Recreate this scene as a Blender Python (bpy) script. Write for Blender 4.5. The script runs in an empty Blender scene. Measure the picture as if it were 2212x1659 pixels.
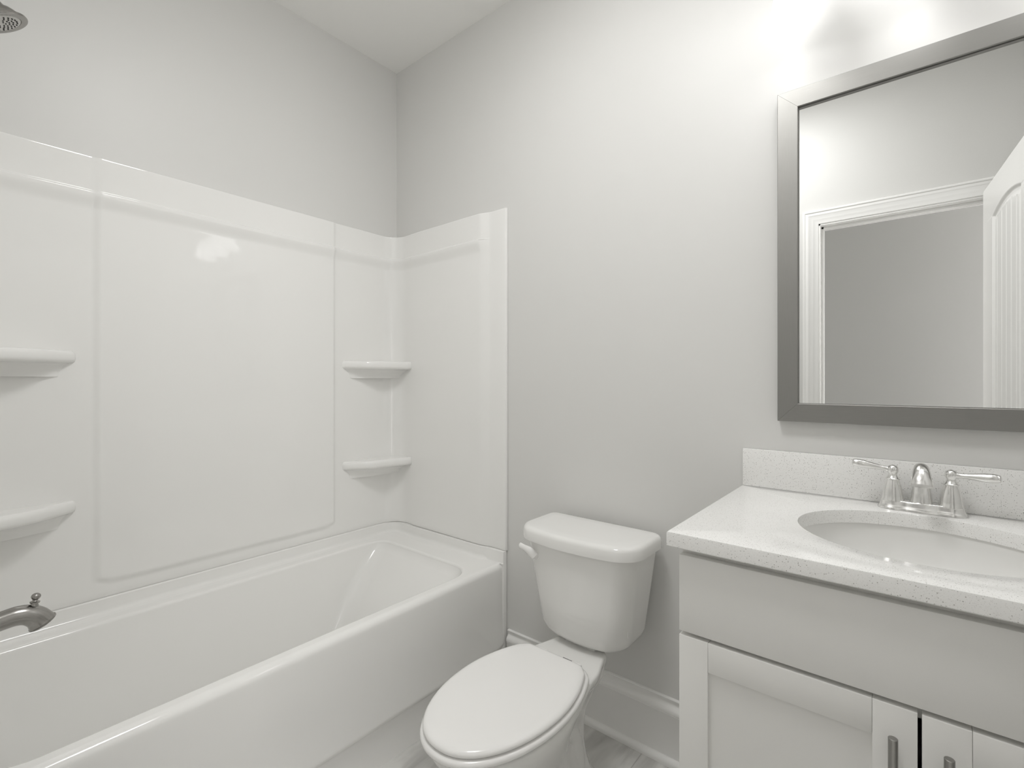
import bpy, bmesh, math, random
from mathutils import Vector, Matrix
PI = math.pi
sc = bpy.context.scene
COL = sc.collection
random.seed(4)

# ------------------------------------------------------------------ camera, world, exposure
CAM_X, CAM_Y, CAM_Z = 1.9977, -1.51, 1.208
cam_d = bpy.data.cameras.new('camera')
cam = bpy.data.objects.new('camera', cam_d); COL.objects.link(cam)
cam.location = (CAM_X, CAM_Y, CAM_Z)
cam.rotation_euler = (PI/2, 0, math.radians(39.55))
cam_d.sensor_fit = 'HORIZONTAL'; cam_d.sensor_width = 36.0
cam_d.lens = 1048.0/2212.0*36.0
cam_d.shift_y = -(829.5-823.0)/2212.0
cam_d.clip_start = 0.01
sc.camera = cam

w = bpy.data.worlds.new('world'); sc.world = w; w.use_nodes = True
bg = w.node_tree.nodes['Background']
bg.inputs[0].default_value = (1.0, 0.985, 0.965, 1); bg.inputs[1].default_value = 3.6

vs = sc.view_settings
vs.view_transform = 'Standard'; vs.look = 'None'; vs.gamma = 1.0; vs.exposure = 0.14
vs.use_curve_mapping = False
sc.cycles.max_bounces = 14; sc.cycles.diffuse_bounces = 9; sc.cycles.glossy_bounces = 6

LAMP_SHADE = 3.2      # emission of the lit glass shades
LAMP_BULB = 27.0      # emission of the bulbs inside
FILL_LAMP = 25.5       # emission of the round fill light added on the ceiling

# ------------------------------------------------------------------ materials
def principled(name, col, rough=0.5, metal=0.0, coat=0.0, spec=0.5, aniso=0.0):
    m = bpy.data.materials.new(name); m.use_nodes = True
    nt = m.node_tree; b = nt.nodes['Principled BSDF']
    b.inputs['Base Color'].default_value = (*col, 1); b.inputs['Roughness'].default_value = rough
    b.inputs['Metallic'].default_value = metal; b.inputs['Coat Weight'].default_value = coat
    b.inputs['Coat Roughness'].default_value = 0.05
    b.inputs['Specular IOR Level'].default_value = spec; b.inputs['Anisotropic'].default_value = aniso
    return m, nt, b
def N(nt, t, **kw):
    n = nt.nodes.new(t)
    for k, v in kw.items(): setattr(n, k, v)
    return n
def objcoord(nt, scale=(1, 1, 1)):
    tc = N(nt, 'ShaderNodeTexCoord'); mp = N(nt, 'ShaderNodeMapping')
    mp.inputs['Scale'].default_value = scale
    nt.links.new(tc.outputs['Object'], mp.inputs['Vector']); return mp.outputs['Vector']
def noise_bump(nt, b, scale, strength, dist, sc3=(1, 1, 1), detail=2):
    v = objcoord(nt, sc3); n = N(nt, 'ShaderNodeTexNoise'); n.inputs['Scale'].default_value = scale
    n.inputs['Detail'].default_value = detail
    bp = N(nt, 'ShaderNodeBump'); bp.inputs['Strength'].default_value = strength; bp.inputs['Distance'].default_value = dist
    nt.links.new(v, n.inputs['Vector']); nt.links.new(n.outputs['Fac'], bp.inputs['Height'])
    nt.links.new(bp.outputs['Normal'], b.inputs['Normal']); return n
def mottled(nt, b, col, amount, scale, sc3=(1, 1, 1)):
    v = objcoord(nt, sc3); n = N(nt, 'ShaderNodeTexNoise'); n.inputs['Scale'].default_value = scale
    n.inputs['Detail'].default_value = 4
    r = N(nt, 'ShaderNodeMix', data_type='RGBA')
    r.inputs['A'].default_value = (*[c*(1-amount) for c in col], 1); r.inputs['B'].default_value = (*[min(1, c*(1+amount)) for c in col], 1)
    nt.links.new(v, n.inputs['Vector']); nt.links.new(n.outputs['Fac'], r.inputs['Factor'])
    nt.links.new(r.outputs['Result'], b.inputs['Base Color'])

WALLC = (0.69, 0.687, 0.674)
M = {}
M['wall'], nt, b = principled('wall_paint', WALLC, 0.42, spec=0.35); mottled(nt, b, WALLC, 0.01, 3); noise_bump(nt, b, 420, 0.10, 0.0006)
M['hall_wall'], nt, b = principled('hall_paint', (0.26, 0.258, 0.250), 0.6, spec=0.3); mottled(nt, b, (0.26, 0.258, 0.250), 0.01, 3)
M['ceiling'], nt, b = principled('ceiling_paint', (0.88, 0.876, 0.86), 0.8, spec=0.2); noise_bump(nt, b, 300, 0.1, 0.0006)
M['trim'], nt, b = principled('trim_paint', (0.86, 0.857, 0.845), 0.25); mottled(nt, b, (0.86, 0.857, 0.845), 0.008, 5)
M['acrylic'], nt, b = principled('white_acrylic', (0.84, 0.837, 0.823), 0.055, spec=0.5); noise_bump(nt, b, 8, 0.22, 0.004, detail=2)
M['tubwhite'], nt, b = principled('tub_acrylic', (0.84, 0.837, 0.823), 0.10, spec=0.5); noise_bump(nt, b, 5, 0.05, 0.003, detail=1)
M['china'], nt, b = principled('vitreous_china', (0.80, 0.797, 0.782), 0.06, spec=0.5); noise_bump(nt, b, 6, 0.03, 0.003, detail=1)
M['seat'], nt, b = principled('seat_plastic', (0.84, 0.835, 0.825), 0.16); mottled(nt, b, (0.84, 0.835, 0.825), 0.006, 8)
M['cabinet'], nt, b = principled('cabinet_paint', (0.78, 0.775, 0.757), 0.38); mottled(nt, b, (0.78, 0.775, 0.757), 0.01, 6); noise_bump(nt, b, 250, 0.06, 0.0005)
M['dark'], nt, b = principled('dark_gap', (0.01, 0.01, 0.01), 0.9); mottled(nt, b, (0.01, 0.01, 0.01), 0.1, 5)
def brushed(name, col, rough, sc3, amt=0.06, dist=0.0003, st=0.25):
    m, nt, b = principled(name, col, rough, metal=1.0)
    mottled(nt, b, col, amt, 60, sc3); noise_bump(nt, b, 90, st, dist, sc3, 3)
    return m
M['frame_h'] = brushed('frame_metal_across', (0.32, 0.316, 0.303), 0.42, (0.4, 8, 16))
M['frame_v'] = brushed('frame_metal_upright', (0.32, 0.316, 0.303), 0.42, (16, 8, 0.4))
M['nickel'] = brushed('brushed_nickel', (0.84, 0.837, 0.825), 0.20, (6, 6, 0.6), st=0.10)
M['dnickel'] = brushed('shower_nickel', (0.36, 0.35, 0.335), 0.24, (1, 1, 1), st=0.08)
M['handle'] = brushed('handle_metal', (0.34, 0.335, 0.32), 0.28, (8, 8, 0.5), st=0.12)
M['mirror'], nt, b = principled('mirror_silver', (0.90, 0.905, 0.90), 0.0, metal=1.0); mottled(nt, b, (0.90, 0.905, 0.90), 0.003, 2)
M['spray'], nt, b = principled('spray_face_plastic', (0.62, 0.61, 0.59), 0.4); mottled(nt, b, (0.62, 0.61, 0.59), 0.01, 9)
M['rubber'], nt, b = principled('nozzle_rubber', (0.03, 0.03, 0.028), 0.6); mottled(nt, b, (0.03, 0.03, 0.028), 0.1, 9)
def glow(name, strength, col=(1, 0.995, 0.985)):
    m = bpy.data.materials.new(name); m.use_nodes = True; nt = m.node_tree
    nt.nodes.remove(nt.nodes['Principled BSDF'])
    e = N(nt, 'ShaderNodeEmission'); e.inputs[1].default_value = strength
    v = objcoord(nt); n = N(nt, 'ShaderNodeTexNoise'); n.inputs['Scale'].default_value = 5
    r = N(nt, 'ShaderNodeMix', data_type='RGBA'); r.inputs['A'].default_value = (*col, 1); r.inputs['B'].default_value = (*[c*0.97 for c in col], 1)
    nt.links.new(v, n.inputs['Vector']); nt.links.new(n.outputs['Fac'], r.inputs['Factor']); nt.links.new(r.outputs['Result'], e.inputs[0])
    nt.links.new(e.outputs[0], nt.nodes['Material Output'].inputs[0]); return m
M['shade'] = glow('lit_frosted_glass', LAMP_SHADE)
M['bulb'] = glow('lit_bulb', LAMP_BULB)
M['diffuser'] = glow('lit_diffuser', 1.0)

# quartz with fine dark and light grains
def quartz():
    m, nt, b = principled('speckled_quartz', (0.84, 0.837, 0.825), 0.12, spec=0.5)
    v = objcoord(nt)
    def grains(scale, rad, keep):
        vo = N(nt, 'ShaderNodeTexVoronoi'); vo.inputs['Scale'].default_value = scale; nt.links.new(v, vo.inputs['Vector'])
        lt = N(nt, 'ShaderNodeMapRange', interpolation_type='SMOOTHSTEP')
        lt.inputs['From Min'].default_value = rad*1.25; lt.inputs['From Max'].default_value = rad*0.75
        nt.links.new(vo.outputs['Distance'], lt.inputs['Value'])
        sp = N(nt, 'ShaderNodeSeparateColor'); nt.links.new(vo.outputs['Color'], sp.inputs[0])
        k = N(nt, 'ShaderNodeMath', operation='LESS_THAN'); k.inputs[1].default_value = keep; nt.links.new(sp.outputs[0], k.inputs[0])
        s = N(nt, 'ShaderNodeMath', operation='MULTIPLY'); nt.links.new(lt.outputs[0], s.inputs[0]); nt.links.new(k.outputs[0], s.inputs[1])
        d = N(nt, 'ShaderNodeMath', operation='MULTIPLY'); nt.links.new(s.outputs[0], d.inputs[0]); nt.links.new(sp.outputs[1], d.inputs[1])
        return d.outputs[0]
    base = (0.84, 0.837, 0.825, 1); cur = None
    for scale, rad, keep, c in ((330, 0.28, 0.26, (0.42, 0.41, 0.39, 1)), (620, 0.36, 0.40, (0.52, 0.51, 0.49, 1)), (300, 0.22, 0.12, (0.16, 0.15, 0.14, 1))):
        f = grains(scale, rad, keep); mx = N(nt, 'ShaderNodeMix', data_type='RGBA')
        if cur is None: mx.inputs['A'].default_value = base
        else: nt.links.new(cur, mx.inputs['A'])
        mx.inputs['B'].default_value = c; nt.links.new(f, mx.inputs['Factor']); cur = mx.outputs['Result']
    nt.links.new(cur, b.inputs['Base Color']); return m
M['quartz'] = quartz()

# grey streaked floor tile, 0.305 x 0.61, grout joints at x = 1.32 + k*0.305
def tile():
    m, nt, b = principled('floor_tile', (0.5, 0.49, 0.465), 0.35)
    tc = N(nt, 'ShaderNodeTexCoord'); sp = N(nt, 'ShaderNodeSeparateXYZ'); nt.links.new(tc.outputs['Object'], sp.inputs[0])
    def joint(sock, off, size, wd):
        a = N(nt, 'ShaderNodeMath', operation='SUBTRACT'); a.inputs[1].default_value = off; nt.links.new(sock, a.inputs[0])
        d = N(nt, 'ShaderNodeMath', operation='DIVIDE'); d.inputs[1].default_value = size; nt.links.new(a.outputs[0], d.inputs[0])
        r = N(nt, 'ShaderNodeMath', operation='ROUND'); nt.links.new(d.outputs[0], r.inputs[0])
        s = N(nt, 'ShaderNodeMath', operation='SUBTRACT'); nt.links.new(d.outputs[0], s.inputs[0]); nt.links.new(r.outputs[0], s.inputs[1])
        ab = N(nt, 'ShaderNodeMath', operation='ABSOLUTE'); nt.links.new(s.outputs[0], ab.inputs[0])
        l = N(nt, 'ShaderNodeMath', operation='LESS_THAN'); l.inputs[1].default_value = wd/size/2; nt.links.new(ab.outputs[0], l.inputs[0])
        return l.outputs[0]
    j1 = joint(sp.outputs[0], 1.32, 0.305, 0.003); j2 = joint(sp.outputs[1], -0.42, 0.61, 0.003)
    mx = N(nt, 'ShaderNodeMath', operation='MAXIMUM'); nt.links.new(j1, mx.inputs[0]); nt.links.new(j2, mx.inputs[1])
    mp = N(nt, 'ShaderNodeMapping'); mp.inputs['Scale'].default_value = (9, 1.6, 1); mp.inputs['Rotation'].default_value = (0, 0, 0.30)
    nt.links.new(tc.outputs['Object'], mp.inputs['Vector'])
    n = N(nt, 'ShaderNodeTexNoise'); n.inputs['Scale'].default_value = 1.6; n.inputs['Detail'].default_value = 6; n.inputs['Distortion'].default_value = 0.6
    nt.links.new(mp.outputs[0], n.inputs['Vector'])
    cr = N(nt, 'ShaderNodeValToRGB'); cr.color_ramp.elements[0].position = 0.36; cr.color_ramp.elements[0].color = (0.42, 0.415, 0.40, 1)
    cr.color_ramp.elements[1].position = 0.6; cr.color_ramp.elements[1].color = (0.68, 0.675, 0.655, 1)
    nt.links.new(n.outputs['Fac'], cr.inputs[0])
    fx = N(nt, 'ShaderNodeMix', data_type='RGBA'); nt.links.new(mx.outputs[0], fx.inputs['Factor']); nt.links.new(cr.outputs[0], fx.inputs['A'])
    fx.inputs['B'].default_value = (0.42, 0.41, 0.395, 1); nt.links.new(fx.outputs['Result'], b.inputs['Base Color'])
    iv = N(nt, 'ShaderNodeMath', operation='SUBTRACT'); iv.inputs[0].default_value = 1; nt.links.new(mx.outputs[0], iv.inputs[1])
    bp = N(nt, 'ShaderNodeBump'); bp.inputs['Strength'].default_value = 0.5; bp.inputs['Distance'].default_value = 0.0012
    nt.links.new(iv.outputs[0], bp.inputs['Height']); nt.links.new(bp.outputs[0], b.inputs['Normal'])
    return m
M['tile'] = tile()

# ------------------------------------------------------------------ object helpers
def thing(name, label, cat, loc=(0, 0, 0), group=None):
    o = bpy.data.objects.new(name, None); COL.objects.link(o); o.location = loc
    o.empty_display_size = 0.05
    o['label'] = label; o['category'] = cat
    if group: o['group'] = group
    return o
def root_loc(p):
    v = Vector((0, 0, 0))
    while p is not None: v = v + p.location; p = p.parent
    return v
def obj(name, bm, mat, parent=None, smooth=35, label=None, loc=None):
    """link bm (world coordinates) as one mesh object below parent"""
    off = root_loc(parent) if parent else Vector(loc or (0, 0, 0))
    bmesh.ops.remove_doubles(bm, verts=bm.verts, dist=1e-6)
    bmesh.ops.recalc_face_normals(bm, faces=bm.faces)
    bmesh.ops.translate(bm, verts=bm.verts, vec=-off)
    me = bpy.data.meshes.new(name); bm.to_mesh(me); bm.free()
    mats = mat if isinstance(mat, (list, tuple)) else [mat]
    for m_ in mats: me.materials.append(m_)
    if smooth:
        for p in me.polygons: p.use_smooth = True
        me.set_sharp_from_angle(angle=math.radians(smooth))
    o = bpy.data.objects.new(name, me); COL.objects.link(o)
    if parent: o.parent = parent
    else: o.location = off
    if label: o['label'] = label
    return o
def tag(o, label, cat, group=None):
    o['label'] = label; o['category'] = cat
    if group: o['group'] = group
    return o
def struct(name, bm, mat, smooth=35, label=None):
    o = obj(name, bm, mat, None, smooth); o['kind'] = 'structure'
    if label: o['label'] = label
    return o
def box(bm, x0, x1, y0, y1, z0, z1, bev=0.0, seg=2, mi=0):
    vs = [bm.verts.new((x, y, z)) for x in (x0, x1) for y in (y0, y1) for z in (z0, z1)]
    fs = []
    for q in ((0, 1, 3, 2), (4, 6, 7, 5), (0, 4, 5, 1), (2, 3, 7, 6), (0, 2, 6, 4), (1, 5, 7, 3)):
        f = bm.faces.new([vs[i] for i in q]); f.material_index = mi; fs.append(f)
    if bev:
        es = list({e for f in fs for e in f.edges})
        bmesh.ops.bevel(bm, geom=es, offset=bev, segments=seg, profile=0.5, affect='EDGES')
def loft(bm, rings, cap0=True, cap1=True, closed=True, mi=0):
    vr = [[bm.verts.new(p) for p in r] for r in rings]; n = len(vr[0])
    for a, b_ in zip(vr, vr[1:]):
        for i in range(n if closed else n-1):
            j = (i+1) % n
            bm.faces.new((a[i], a[j], b_[j], b_[i])).material_index = mi
    if cap0: bm.faces.new(list(reversed(vr[0]))).material_index = mi
    if cap1: bm.faces.new(vr[-1]).material_index = mi
    return vr
def frame_of(d):
    d = Vector(d).normalized(); a = Vector((0, 0, 1)) if abs(d.z) < 0.9 else Vector((1, 0, 0))
    u = d.cross(a).normalized(); return d, u, u.cross(d).normalized()
def lathe(bm, prof, origin, axis, seg=32, cap0=True, cap1=True, mi=0):
    """prof: list of (radius, height along axis)"""
    d, u, v = frame_of(axis); o = Vector(origin)
    loft(bm, [[o + d*h + (u*math.cos(t)+v*math.sin(t))*max(r, 1e-4) for t in [2*PI*i/seg for i in range(seg)]] for r, h in prof], cap0, cap1, mi=mi)
def tube(bm, pts, radii, seg=20, flat=None, up=(1, 0, 0), mi=0):
    """swept tube; flat = list of (a,b) scale of the section along 'up' and across"""
    P = [Vector(p) for p in pts]; up = Vector(up); rings = []
    for i, p in enumerate(P):
        t = (P[min(i+1, len(P)-1)]-P[max(i-1, 0)]).normalized()
        u = (up - t*up.dot(t)).normalized(); v = t.cross(u)
        r = radii[i] if isinstance(radii, (list, tuple)) else radii
        a, b_ = flat[i] if flat else (1, 1)
        rings.append([p + (u*math.cos(k)*a+v*math.sin(k)*b_)*r for k in [2*PI*j/seg for j in range(seg)]])
    loft(bm, rings, mi=mi)
def catmull(P, n=8):
    P = [Vector(p) for p in P]; out = []
    for i in range(len(P)-1):
        p0, p1, p2, p3 = P[max(i-1, 0)], P[i], P[i+1], P[min(i+2, len(P)-1)]
        for k in range(n):
            t = k/n
            out.append(0.5*((2*p1)+(-p0+p2)*t+(2*p0-5*p1+4*p2-p3)*t*t+(-p0+3*p1-3*p2+p3)*t**3))
    out.append(P[-1]); return out
def interp(tab, x):
    if x <= tab[0][0]: return tab[0][1]
    for (a, u), (b_, v) in zip(tab, tab[1:]):
        if x <= b_: return u+(v-u)*(x-a)/(b_-a)
    return tab[-1][1]
def sst(a, b_, x):
    t = min(1, max(0, (x-a)/(b_-a))); return t*t*(3-2*t)
def BM(): return bmesh.new()
def rrect(x0, x1, y0, y1, r, n=8):
    """rounded rectangle, counter-clockwise; r may be (r at x0y0, x1y0, x1y1, x0y1)"""
    rs = r if isinstance(r, (tuple, list)) else (r,)*4; out = []
    for (cx, cy, a0), q in zip(((x0, y0, PI), (x1, y0, 1.5*PI), (x1, y1, 0), (x0, y1, 0.5*PI)), rs):
        ox = cx+q if cx == x0 else cx-q; oy = cy+q if cy == y0 else cy-q
        for k in range(n+1):
            a = a0+0.5*PI*k/n; out.append((ox+q*math.cos(a), oy+q*math.sin(a)))
    return out

# ------------------------------------------------------------------ the room
RX, RY, H = 2.42, -1.56, 2.75        # right wall, front wall (room face), ceiling
WT = 0.12
DX0, DX1, DZ = 1.60, 2.315, 2.055   # rough doorway
bm = BM(); box(bm, -0.1, RX+0.1, 0, 0.1, 0, H); struct('wall_back', bm, M['wall'], 0)
bm = BM(); box(bm, -0.1, 0, RY-WT, 0, 0, H); struct('wall_left', bm, M['wall'], 0)
bm = BM(); box(bm, RX, RX+0.1, RY-WT, 0, 0, H); struct('wall_right', bm, M['wall'], 0)
bm = BM()
box(bm, 0, DX0, RY-WT, RY, 0, H); box(bm, DX1, RX, RY-WT, RY, 0, H); box(bm, DX0, DX1, RY-WT, RY, DZ, H)
struct('wall_front', bm, M['wall'], 0)
bm = BM(); box(bm, -0.1, 3.4, -2.8, 0.1, -0.08, 0); struct('floor', bm, M['tile'], 0)
bm = BM(); box(bm, -0.1, 3.4, -2.8, 0.1, H, H+0.08); struct('ceiling', bm, M['ceiling'], 0)
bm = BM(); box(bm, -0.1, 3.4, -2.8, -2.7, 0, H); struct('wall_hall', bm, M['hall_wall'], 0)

# baseboard with moulded cap and quarter-round shoe; along the back wall between tub and vanity, and on the front wall
BASE = [(0, 0.2035), (0.0075, 0.2035), (0.0095, 0.2020), (0.0098, 0.1995), (0.0080, 0.1980), (0.0045, 0.1965), (0.0040, 0.188), (0.0045, 0.1850), (0.0065, 0.1815), (0.0110, 0.1775), (0.0160, 0.1725),
        (0.0178, 0.1670), (0.0178, 0.1610), (0.0150, 0.1595), (0.0150, 0.1560), (0.0162, 0.1545), (0.0145, 0.1520), (0.0145, 0.022)] + \
       [(0.0145+0.015*math.sin(a), 0.007+0.015*math.cos(a)) for a in [PI/2*k/6 for k in range(7)]] + [(0.0295, 0.0), (0, 0.0)]
def baseboard(name, a, b_, nrm):
    bm = BM(); rings = []
    for p in (a, b_): rings.append([(p[0]+nrm[0]*o, p[1]+nrm[1]*o, z) for o, z in BASE])
    loft(bm, rings); return struct(name, bm, M['trim'], 40)
baseboard('baseboard_back', (0.735, 0), (1.640, 0), (0, -1))
baseboard('baseboard_front', (0.745, RY), (1.530, RY), (0, 1))

# door casing (mitred, stepped profile) and jamb around the doorway
CAS = [(0, 0.0), (0.0, 0.017), (0.004, 0.020), (0.010, 0.020), (0.014, 0.0165), (0.026, 0.0175), (0.032, 0.0145), (0.046, 0.0135), (0.052, 0.0105), (0.066, 0.0095), (0.072, 0.008), (0.074, 0.0)]
OX0, OX1, OZ = 1.538, 2.352, 2.118  # casing outer edges
bm = BM(); rings = []
for (x, z, dx, dz) in ((OX0, 0, 1, 0), (OX0, OZ, 1, -1), (OX1, OZ, -1, -1), (OX1, 0, -1, 0)):
    rings.append([(x+dx*t, RY+h, z+dz*t) for t, h in CAS])
loft(bm, rings, closed=True)
struct('trim_1', bm, M['trim'], 30, 'white moulded door casing seen in the mirror')
bm = BM(); JT = 0.018
box(bm, DX0, DX0+JT, RY-WT-0.005, RY+0.004, 0, DZ); box(bm, DX1-JT, DX1, RY-WT-0.005, RY+0.004, 0, DZ); box(bm, DX0, DX1, RY-WT-0.005, RY+0.004, DZ-JT, DZ)
box(bm, DX0+JT, DX0+JT+0.011, RY-0.075, RY-0.038, 0, DZ-JT, 0.001); box(bm, DX1-JT-0.011, DX1-JT, RY-0.075, RY-0.038, 0, DZ-JT, 0.001)
box(bm, DX0+JT, DX1-JT, RY-0.075, RY-0.038, DZ-JT-0.011, DZ-JT, 0.001)
struct('trim_2', bm, M['trim'], 30, 'white door jamb and stop lining the doorway')

# the open door leaf: arched top panel with beaded grooves
def door_leaf():
    W, Hd, T = 0.715, 2.040, 0.035
    px0, px1 = 0.163, 0.574; pm = (px0+px1)/2
    def depth(x, z):
        # relief of the visible face, negative = sunk
        if z > 1.02:
            top = 1.892 + 0.030*(1-((x-pm)/(pm-px0))**2)
            d = min(x-px0, px1-x, z-1.06, top-z)
        else: d = min(x-px0, px1-x, z-0.22, 0.90-z)
        if d < 0: return 0.0
        if d < 0.012: return -0.009*sst(0, 0.012, d)
        if d < 0.020: return -0.009
        if d < 0.040: return -0.009+0.006*sst(0.020, 0.040, d)
        g = abs(((x-pm)/0.068) - round((x-pm)/0.068))*0.068
        return -0.003-(0.004*(1-g/0.0065) if g < 0.0065 else 0)
    bm = BM()
    xs = sorted(set([0, W]+[px0+k*0.004 for k in range(int((px1-px0)/0.004)+1)]+[px1, 0.06, W-0.06]))
    zs = [0.008]+[0.22+0.006*k for k in range(116)]+[1.05+0.006*k for k in range(140)]+[1.886+0.002*k for k in range(21)]
    zs = sorted(set([z for z in zs if z < 1.96]+[Hd]))
    for side in (1, -1):
        g = [[bm.verts.new((x, (T/2+depth(x, z))*side, z)) for z in zs] for x in xs]
        for i in range(len(xs)-1):
            for j in range(len(zs)-1):
                bm.faces.new((g[i][j], g[i+1][j], g[i+1][j+1], g[i][j+1]))
        if side == 1: g1 = g
    for gi in (0, -1):
        for j in range(len(zs)-1): bm.faces.new((g1[gi][j], g1[gi][j+1], g[gi][j+1], g[gi][j]))
    for zj in (0, -1):
        for i in range(len(xs)-1): bm.faces.new((g1[i][zj], g1[i+1][zj], g[i+1][zj], g[i][zj]))
    ang = math.radians(85.2)
    mt = Matrix.Translation((2.2551, -1.4925, 0)) @ Matrix.Rotation(ang, 4, 'Z')
    bmesh.ops.transform(bm, matrix=mt, verts=bm.verts)
    d = struct('door_1', bm, M['trim'], 25, 'open white door leaf with arched beaded panel, seen in the mirror')
    bm = BM()
    for s in (1, -1):
        lathe(bm, [(0.032, 0.0175), (0.032, 0.022), (0.026, 0.026), (0.011, 0.028), (0.010, 0.045), (0.022, 0.052), (0.027, 0.062), (0.024, 0.072), (0.010, 0.077)], (W-0.06, 0, 0.96), (0, s, 0), 24)
    bmesh.ops.transform(bm, matrix=mt, verts=bm.verts)
    obj('door_knob', bm, M['nickel'], d)
door_leaf()

# ------------------------------------------------------------------ tub surround
ZJ, ZL, ZT = 0.520, 1.800, 1.910     # joint with tub, ledge, top
SY1 = -1.525                          # inner end of the alcove framing (far short side)
sur = thing('tub_surround', 'glossy white moulded wall surround with corner shelves around the bathtub', 'tub surround', (0, 0, ZJ))
def ledge(z):
    if z >= ZL+0.003: return 0.0
    if z >= ZL-0.001: return 0.006*(1-sst(ZL-0.001, ZL+0.003, z))
    if z >= ZL-0.006: return 0.006
    return 0.006-0.011*sst(0, 1, (ZL-0.006-z)/0.05)
ZR = sorted(set([ZJ, ZJ+0.004, ZJ+0.02]+[ZJ+0.028+0.004*k for k in range(12)]+[0.60+0.08*k for k in range(14)]+[ZL-0.06+0.005*k for k in range(10)]
                +[ZL-0.012, ZL-0.006, ZL-0.004, ZL-0.002, ZL, ZL+0.001, ZL+0.002, ZL+0.003, ZL+0.006, ZL+0.02, ZL+0.06, ZT-0.006, ZT-0.002, ZT-0.001, ZT-0.0003, ZT]))
def edge_round(z, lo=True):
    d = 0
    if z > ZT-0.002: d -= 0.002*(1-math.sqrt(max(0, 1-((z-(ZT-0.002))/0.002)**2)))
    if z < ZJ+0.004 and lo: d -= 0.002*(1-(z-ZJ)/0.004)
    return d
def sheet(path, offs):
    """path: (wall point, normal, surface offset function index u); builds front surface plus returns to the wall"""
    bm = BM(); cols = []
    for (p, n, u, back) in path:
        col = [Vector((back[0], back[1], ZJ))]
        for z in ZR:
            o = offs(u, z)+edge_round(z)
            col.append(Vector((p[0]+n[0]*o, p[1]+n[1]*o, z)))
        col.append(Vector((back[0], back[1], ZT)))
        cols.append(col)
    g = [[bm.verts.new(v) for v in c] for c in cols]
    for a, b_ in zip(g, g[1:]):
        for j in range(len(a)-1): bm.faces.new((a[j], b_[j], b_[j+1], a[j+1]))
    for c in (g[0], g[-1]): bm.faces.new(c)
    return bm
# back panel: wraps both inside corners. u is a tuple describing the place
BP, R0, XE = 0.020, 0.078, 0.151
path = []
EO = 0.026                           # offset of the wrapped part on the end walls
xs = [XE, XE-0.012, XE-0.03]
for x in xs: path.append(((x, 0), (0, -1), ('e', x), (x, -0.001)))
for k in range(0, 13):
    a = PI/2*k/12                     # 0 = end wall side ... 90 = long wall side
    cx, cy = BP+R0, -(EO+R0)
    n = Vector((math.sin(a), math.cos(a), 0)) * -1
    p = Vector((cx, cy, 0)) - n*0 + Vector((-math.sin(a), math.cos(a), 0))*R0
    nn = -Vector((-math.sin(a), math.cos(a), 0))
    path.append(((p.x, p.y), (nn.x, nn.y), ('c', a), (0.001, -0.001) if 0 < k < 12 else ((p.x, -0.001) if k == 0 else (0.001, p.y))))
ys = [-0.16, -0.22, -0.28, -0.33]+[-0.345-0.003*k for k in range(9)]+[-0.40-0.05*k for k in range(15)]+[-1.135-0.004*k for k in range(14)]+[-1.22, -1.30, -1.36]
ya, yb = -0.352, -1.165              # raised field between these
for y in ys: path.append(((0, y), (1, 0), ('b', y), (0.001, y)))
mir = []
for (p, n, u, bk) in path[:15][::-1]:
    if u[0] == 'b': continue
    mir.append(((p[0], SY1-p[1]), (n[0], -n[1]), u, (bk[0], SY1-bk[1])))
path += mir
def offs_back(u, z):
    L = ledge(z)
    if u[0] == 'e': return EO+L
    if u[0] == 'c': return L*(1.0)+0.0
    y = u[1]
    f = sst(yb-0.013, yb+0.013, y)*(1-sst(ya-0.010, ya+0.010, y))
    f *= sst(0.555, 0.578, z-0.012*(1-sst(yb, yb+0.05, y))-0.012*sst(ya-0.05, ya, y))
    top = 1.0 if z < ZL-0.01 else 0.75
    return BP+L+0.008*f*top
bp = obj('back_panel', sheet(path, offs_back), M['acrylic'], sur, 60)
# end panels
XO = 0.729
def end_sheet(flip):
    xs = [XE-0.004, XE-0.002, XE, XE+0.02, 0.25, 0.35, 0.45, 0.55, 0.585]+[0.590+0.006*k for k in range(11)]+[0.66, 0.69, XO-0.006, XO-0.003, XO-0.0008, XO]
    def offs(u, z):
        x = u; main = 0.030
        sh = 0.612+ (0.004 if z < ZL else 0)
        o = main+ledge(z)*0.9; outer = 0.013
        xa = 0.599 if z >= ZL or z < ZL-0.06 else 0.591+0.008*(ZL-z)/0.06
        f = min(1, max(0, (x-xa)/(0.646-xa))); f = 0.8*f+0.2*f*f*(3-2*f); o = o*(1-f)+outer*f
        if x <= XE-0.003: o = EO+ledge(z)
        if x > XO-0.006: o -= 0.006*(1-math.sqrt(max(0, 1-((x-(XO-0.006))/0.006)**2)))
        return o
    pth = [((x, 0), (0, -1), x, (x, -0.001)) for x in xs]
    if flip: pth = [((p[0], SY1), (0, 1), u, (b_[0], SY1+0.001)) for p, n, u, b_ in pth]
    return sheet(pth, offs)
obj('end_panel', end_sheet(False), M['acrylic'], sur, 60)
obj('end_panel', end_sheet(True), M['acrylic'], sur, 60)
# alcove fur-out behind the far end panel (part of the front wall)
bm = BM(); box(bm, 0, 0.735, RY, SY1, 0, H); struct('wall_plumbing', bm, M['wall'], 0)
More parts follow.
